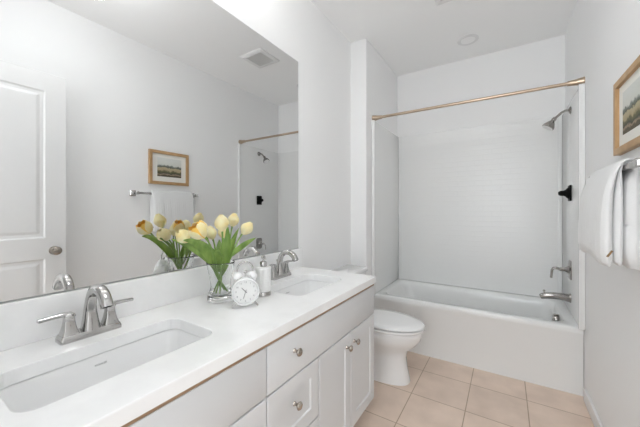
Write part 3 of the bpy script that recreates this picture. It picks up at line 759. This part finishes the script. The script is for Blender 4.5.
tulip((-1.000, 0.945, 1.192), (0.45, 0.45, 0.80), 0.062, 0.029, 0.13, 2.4, 'closed yellow tulip on the outer side nearest the soap dispenser',
      False, [lf((-1.01, 0.95, 1.13), (-0.975, 0.985, 1.150), 0.017, (0.5, 0.3, 0.8), 0.3, lift=0.0)])
tulip((-1.135, 0.925, 1.170), (-0.3, 0.2, 0.93), 0.056, 0.026, 0.15, 0.9, 'small yellow tulip deep in the bunch, mostly behind the tall leaves',
      False, [lf((-1.13, 0.90, 1.10), (-1.17, 0.93, 1.135), 0.020, S, 0.3)])
tulip((-1.145, 0.815, 1.195), (-0.45, -0.3, 0.85), 0.060, 0.029, 0.55, 0.0, 'open yellow tulip with orange heart at the mirror side of the bunch', True,
      [lf((-1.04, 0.815, 1.10), (-1.005, 0.795, 1.118), 0.027, S, 0.25)])

# alarm clock
CKX, CKY = -0.922, 0.864
ck = thing('alarm_clock', 'small white twin-bell alarm clock on the worktop beside the vase', 'alarm clock', (CKX, CKY, ZT), math.radians(-38))
ck.scale = (1.06, 1.06, 1.06)
CZ = 0.0640                       # clock faces local +X
A = Matrix.Translation((0, 0, CZ)) @ RX
MB().lathe([(0, -0.030), (0.042, -0.030), (0.048, -0.026), (0.0515, -0.018), (0.0525, 0.010), (0.0515, 0.014), (0, 0.014)], 48, A).build('case', M['clock_white'], ck, auto=40)
MB().lathe([(0.0455, 0.012), (0.0525, 0.012), (0.0545, 0.016), (0.0535, 0.022), (0.0490, 0.024), (0.0460, 0.019)], 48, A, None, False, False).build('bezel', M['clock_white'], ck, auto=60)
dl = MB().lathe([(0, 0.0142), (0.0465, 0.0142), (0.0465, 0.0155), (0, 0.0155)], 48, A).build('dial', M['dial'], ck, auto=40)
q = MB()
for k in range(12):
    a = PI / 6 * k; me = text_mesh(str(12 if k == 0 else k), 0.0105, 0.0002)
    bm_ = bmesh.new(); bm_.from_mesh(me); bpy.data.meshes.remove(me)
    # glyph plane local XY -> clock YZ plane, seen from +X
    q._join(bm_, Matrix.Translation((0.0158, 0.0365 * math.sin(a), CZ + 0.0365 * math.cos(a))) @ Matrix.Rotation(PI / 2, 4, 'Z') @ Matrix.Rotation(PI / 2, 4, 'X'))
q.build('numerals', M['grey_mark'], dl)


def hand(a, ln, wd, x, name):
    dx = Vector((0, math.sin(a), math.cos(a))); s = Vector((0, math.cos(a), -math.sin(a))); q = MB(); o = Vector((0, 0, CZ))
    q.loft([[Vector((xx, 0, 0)) + o + dx * l + s * w_ for l, w_ in ((-0.008, -wd), (ln * 0.8, -wd), (ln, 0), (ln * 0.8, wd), (-0.008, wd))] for xx in (x, x + 0.0008)])
    q.build(name, M['grey_mark'], ck)


hand(math.radians(316), 0.024, 0.0016, 0.0166, 'hour_hand')
hand(math.radians(198), 0.031, 0.0012, 0.0178, 'minute_hand')
MB().lathe([(0, 0.0155), (0.003, 0.0155), (0.003, 0.0195), (0, 0.0195)], 12, A).build('hand_pin', M['grey_mark'], ck)
for s in (-1, 1):
    bd = Vector((0, s * 0.45, 0.89)).normalized(); at = Vector((-0.006, 0, CZ)) + bd * 0.0535
    q = MB(); q.tube([at - bd * 0.004, at + bd * 0.009], 0.003, 10); q.lathe([(0.019, 0.008), (0.0205, 0.008), (0.0195, 0.014), (0.0155, 0.021), (0.008, 0.0255), (0.003, 0.027), (0.003, 0.031), (0, 0.031)], 24, axis(bd, at))
    q.build('bell', M['clock_white'], ck, auto=50)
    lg = Vector((0, s * 0.60, -0.80)).normalized(); p0 = Vector((0, 0, CZ)) + lg * 0.050
    p1 = Vector((0.004, s * 0.050, 0.0015))
    MB().tube([p0, p1], [0.0048, 0.0030], 10).build('foot', M['chrome'], ck, auto=50)
hp = []
for i in range(17):
    a = PI * i / 16; hp.append((-0.006, 0.030 * math.cos(a) * (1.0), CZ + 0.082 + 0.030 * math.sin(a)))
hp = [(-0.006, 0.0285, CZ + 0.066)] + hp + [(-0.006, -0.0285, CZ + 0.066)]
MB().tube(hp, 0.0034, 10, up=Vector((1, 0, 0))).build('handle', M['chrome'], ck, auto=60)
q = MB(); q.tube([(-0.006, 0, CZ + 0.052), (-0.006, 0, CZ + 0.072)], 0.0018, 8); q.box(-0.009, -0.003, -0.007, 0.007, CZ + 0.070, CZ + 0.079, 0.001); q.build('hammer', M['chrome'], ck, auto=40)
q = MB()
for y, z in ((-0.018, 0.014), (0.018, 0.014), (0, -0.02)): q.lathe([(0, -0.042), (0.008, -0.042), (0.008, -0.036), (0.003, -0.034), (0.003, -0.029), (0, -0.029)], 14, Matrix.Translation((0, y, z)) @ A)
q.build('winding_key', M['chrome'], ck, auto=40)

# soap dispenser
sd = thing('soap_dispenser', 'ribbed white soap dispenser with chrome pump behind the alarm clock', 'soap dispenser', (-0.972, 1.026, ZT))
MB().lathe([(0, 0.022), (0.0335, 0.022), (0.0335, 0.026), (0.0345, 0.032), (0.0345, 0.118), (0.0345, 0.122)], 96, None, (0.022, 24), True, True).build('bottle', M['soap_white'], sd, auto=50)
MB().lathe([(0, 0.0004), (0.0345, 0.0004), (0.036, 0.004), (0.036, 0.010), (0.0345, 0.0125), (0.0345, 0.0225), (0, 0.0225)], 40).build('base_band', M['chrome'], sd, auto=40)
MB().lathe([(0, 0.121), (0.0355, 0.121), (0.0365, 0.126), (0.0365, 0.132), (0.0345, 0.136), (0.022, 0.1385), (0, 0.1385)], 40).build('bottle_lid', M['soap_white'], sd, auto=50)
MB().lathe([(0, 0.138), (0.0165, 0.138), (0.0165, 0.158), (0.0145, 0.161), (0.005, 0.162), (0.005, 0.176), (0, 0.176)], 24).build('collar', M['chrome'], sd, auto=40)
q = MB(); q.lathe([(0, 0.174), (0.009, 0.174), (0.0105, 0.179), (0.010, 0.186), (0.006, 0.189), (0, 0.1895)], 20); q.tube([(0, 0, 0.182), (0.020, -0.012, 0.183), (0.034, -0.021, 0.178), (0.036, -0.0225, 0.174)], [0.0055, 0.0048, 0.004, 0.0036], 12)
q.build('pump_head', M['chrome'], sd, auto=50)
